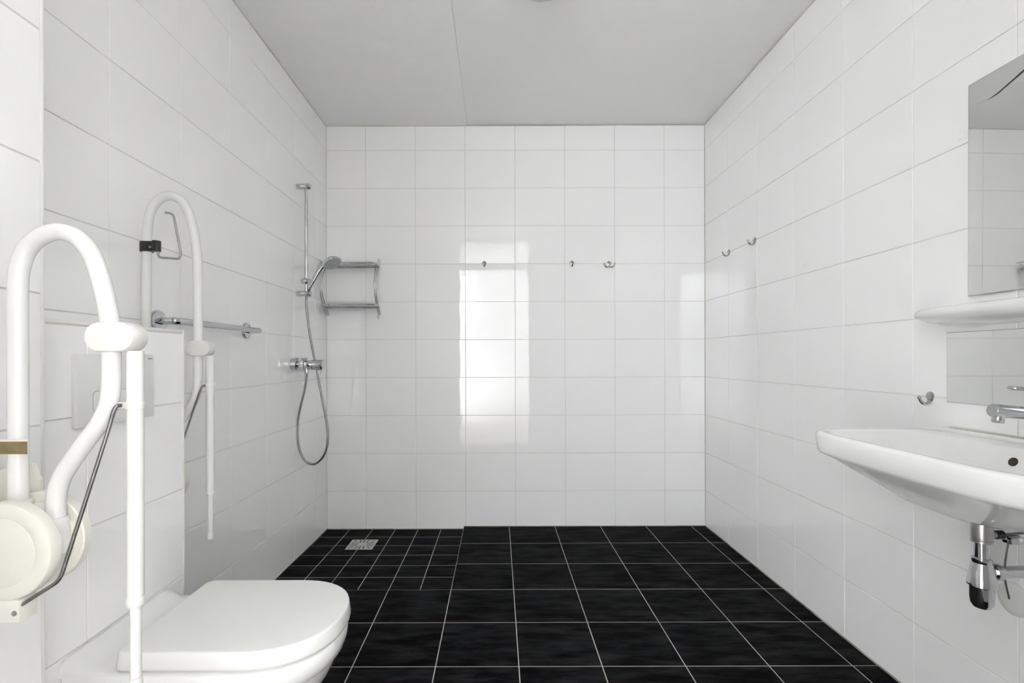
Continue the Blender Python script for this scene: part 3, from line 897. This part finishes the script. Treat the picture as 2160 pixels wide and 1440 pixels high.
BYC = 1.235
def basin():
    t = thing('washbasin', 'wide white ceramic washbasin fixed to the right wall under the mirrors', 'washbasin', (XR, BYC, 0.90))
    bm = bmesh.new()
    rings = []
    def R_(x0, x1, a, n_, z):
        rings.append(supr((x0 + x1) / 2, BYC, (x1 - x0) / 2, a, n_, z))
    xw = XR - 0.0008
    # underside up to the rim
    R_(1.145, 1.235, 0.050, 2.2, 0.722)
    R_(1.105, 1.290, 0.110, 2.4, 0.727)
    R_(1.062, 1.350, 0.190, 2.6, 0.745)
    R_(1.030, xw, 0.250, 2.8, 0.772)
    R_(0.995, xw, 0.298, 3.4, 0.800)
    R_(0.974, xw, 0.324, 4.4, 0.822)
    R_(0.966, xw, 0.332, 5.2, 0.8285)
    R_(0.960, xw, 0.3365, 5.8, 0.833)
    R_(0.957, xw, 0.339, 6.0, 0.840)
    R_(0.953, xw, 0.341, 6.0, 0.870)
    R_(0.9525, xw, 0.3415, 6.0, 0.886)
    R_(0.954, xw, 0.340, 6.0, 0.892)
    R_(0.958, xw, 0.336, 6.0, 0.8955)
    R_(0.963, xw, 0.331, 6.0, 0.8965)
    R_(0.968, xw - 0.002, 0.326, 6.0, 0.8965)
    # inside
    R_(0.974, 1.286, 0.318, 5.0, 0.8945)
    R_(0.978, 1.281, 0.312, 4.6, 0.888)
    R_(0.986, 1.276, 0.298, 3.8, 0.872)
    R_(1.012, 1.264, 0.255, 3.0, 0.842)
    R_(1.045, 1.252, 0.200, 2.6, 0.800)
    R_(1.090, 1.235, 0.120, 2.4, 0.772)
    R_(1.150, 1.210, 0.030, 2.2, 0.764)
    add_rings(bm, rings)
    finish('basin', bm, M_cer, t, angle=60)
    # raised ledge at the wall
    box('back_ledge', (XR - 0.030, BYC - 0.305, 0.880), (XR - 0.0008, BYC + 0.305, 0.906), M_cer, t, bev=0.006, seg=3)
    # overflow
    c = Vector((1.2655, BYC - 0.006, 0.864))
    lathe('overflow_hole', Vector((1.2718, BYC, 0.8595)), (-0.93, 0, 0.37), [(0, 0), (0, 0.0112), (0.0020, 0.0112), (0.0020, 0)], M_dark, t, 24, label='dark stained overflow hole')
    lathe('drain_cap', (1.180, BYC, 0.764), (0, 0, 1), [(0, 0), (0, 0.030), (0.004, 0.030), (0.007, 0.022), (0.007, 0)], M_chrome, t, 28)
    bead_ = tube('caulk_bead', [(XR - 0.0015, BYC - 0.30, 0.9065), (XR - 0.0015, BYC + 0.29, 0.9065)], 0.003, M_caulk, t, 8, label='yellowed caulk along the wall')
basin()

def faucet():
    x, y = 1.318, 1.222
    t = thing('basin_tap', 'chrome single-lever tap standing on the back of the washbasin', 'tap', (x, y, 0.897))
    lathe('body', (x, y, 0.8975), (0, 0, 1), [(0, 0), (0, 0.0235), (0.003, 0.0235), (0.006, 0.0210), (0.060, 0.0195), (0.100, 0.0210), (0.104, 0.0190), (0.106, 0.0175), (0.112, 0.0175), (0.114, 0.0200), (0.130, 0.0200), (0.134, 0.0180), (0.135, 0)], M_chrome, t, 32)
    sp = Vector((1.206, y, 0.9885))
    st = lathe('spout', (x, y, 0.979), (sp - Vector((x, y, 0.979))), [(0, 0), (0, 0.0150), (0.108, 0.0165), (0.1115, 0.0155), (0.1125, 0.0145), (0.1125, 0)], M_chrome, t, 32)
    lathe('aerator', (1.222, y, 0.980), (-0.10, 0, -1), [(0, 0), (0, 0.0125), (0.014, 0.0125), (0.020, 0.0120), (0.0225, 0.0105), (0.0225, 0)], M_chrome, st, 24)
    # lever: flat loop handle
    bm = bmesh.new()
    zc = 1.040
    path = []
    for k in range(25):
        a = 2 * math.pi * k / 24
        path.append(Vector((x - 0.026 + 0.040 * math.cos(a), y + 0.018 * math.sin(a), zc + 0.003 * math.cos(a) * -1)))
    add_tube(bm, path, 0.0048, 12, cap=False)
    lv = finish('lever', bm, M_chrome, t)
    box('lever_web', (x - 0.005, y - 0.016, zc - 0.007), (x + 0.012, y + 0.016, zc + 0.002), M_chrome, lv, bev=0.003)
faucet()

def trap():
    x, y = 1.193, 1.235
    t = thing('basin_trap', 'chrome bottle trap hanging under the washbasin', 'trap', (x, y, 0.72))
    zz = lambda py: CAMZ - (py - VY) * y / F
    k = 1.0
    lathe('drain_nut', (x, y, zz(1098)), (0, 0, -1), [(0, 0), (0, 0.016), (0.003, 0.0205), (0.008, 0.0215), (0.044, 0.0215), (0.045, 0.0200), (0.048, 0.0200), (0.049, 0.0215), (0.055, 0.0215), (0.056, 0.018), (0.056, 0)], M_steel, t, 32)
    lathe('tailpipe', (x, y, zz(1142)), (0, 0, -1), [(0, 0), (0, 0.0150), (0.062, 0.0150), (0.062, 0)], M_chrome, t, 28)
    lathe('cone_nut', (x, y, zz(1178)), (0, 0, -1), [(0, 0), (0, 0.0185), (0.001, 0.0195), (0.010, 0.0200), (0.012, 0.0190), (0.015, 0.0205), (0.020, 0.0215), (0.058, 0.0285), (0.068, 0.0290), (0.070, 0.0275), (0.070, 0)], M_chrome, t, 36)
    lathe('cup', (x, y, zz(1228)), (0, 0, -1), [(0, 0), (0, 0.0240), (0.040, 0.0240), (0.054, 0.0225), (0.063, 0.017), (0.067, 0.008), (0.0675, 0)], M_chrome, t, 36)
    za = zz(1209)
    tube('waste_arm', [(x + 0.012, y, za), (XR - 0.002, y + 0.0, za)], 0.0150, M_chrome, t, 24)
    lathe('arm_nut', (x + 0.026, y, za), (1, 0, 0), [(0, 0), (0, 0.019), (0.004, 0.0205), (0.016, 0.0200), (0.022, 0.0165), (0.022, 0)], M_chrome, t, 28)
    lathe('wall_rosette', (XR - 0.0004, y, za), (-1, 0, 0), [(0, 0), (0, 0.033), (0.006, 0.031), (0.012, 0.020), (0.012, 0)], M_chrome, t, 32)
    # pop-up linkage on the drain nut
    zr = zz(1130)
    rk = lathe('linkage_spigot', (x + 0.018, y, zr), (1, 0, 0.02), [(0, 0), (0, 0.0085), (0.018, 0.0085), (0.018, 0.0)], M_steel, t, 18)
    lathe('linkage_ring', (x + 0.032, y, zr), (1, 0, 0.02), [(0, 0), (0, 0.0105), (0.018, 0.0105), (0.018, 0)], M_bplast, t, 18, label='black ring on the pop-up linkage')
    tube('linkage_rod', [(x + 0.046, y, zr), (x + 0.150, y + 0.03, zr - 0.006)], 0.0034, M_dsteel, t, 8)
    box('linkage_clamp', (x + 0.060, y - 0.012, zr - 0.022), (x + 0.100, y + 0.012, zr - 0.004), M_chrome, t, bev=0.004)
    tube('pull_rod', smooth_path([(x + 0.058, y - 0.008, zr - 0.012), (x + 0.050, y - 0.008, zr - 0.06), (x + 0.052, y - 0.004, zr - 0.10), (x + 0.067, y, zr - 0.158)], 5), 0.0021, M_dsteel, t, 8)
trap()

o = lathe('cover_disc', (XR + 0.0002, 1.340, 0.471), (-1, 0, 0), [(0, 0), (0, 0.044), (0.002, 0.044), (0.004, 0.041), (0.005, 0.030), (0.005, 0)], M_wplast, None, 48)
tag(o, 'flat round white cover disc on the right wall behind the trap', 'cover')
o = lathe('adhesive_dot', (XR + 0.0002, 1.491, 1.776), (-1, 0, 0), [(0, 0), (0, 0.0075), (0.002, 0.0075), (0.004, 0.005), (0.004, 0)], M_tile, None, 16)
tag(o, 'tiny white plug on the right wall just beside the large mirror', 'plug', 'white wall plugs')
o = lathe('adhesive_dot', (XR + 0.0002, 2.243, 1.530), (-1, 0, 0), [(0, 0), (0, 0.0105), (0.0012, 0.0105), (0.002, 0.009), (0.002, 0)], M_tile, None, 20)
tag(o, 'faint white disc plug on the right wall between the high hooks and the shelf', 'plug', 'white wall plugs')

# ------------------------------------------------------------------ ceiling lamp (switched off)
def lamp():
    x, y = 0.185, 1.985
    t = thing('ceiling_lamp', 'round white ceiling lamp whose edge touches the top of the photo', 'ceiling lamp', (x, y, ZC))
    lathe('base', (x, y, ZC + 0.0008), (0, 0, -1), [(0, 0), (0, 0.150), (0.018, 0.150), (0.020, 0.147), (0.020, 0)], M_wplast, t, 48)
    lathe('shade', (x, y, ZC - 0.0195), (0, 0, -1), [(0, 0), (0, 0.142), (0.012, 0.140), (0.030, 0.128), (0.046, 0.105), (0.058, 0.070), (0.063, 0.035), (0.064, 0)], M_opal, t, 48)
lamp()
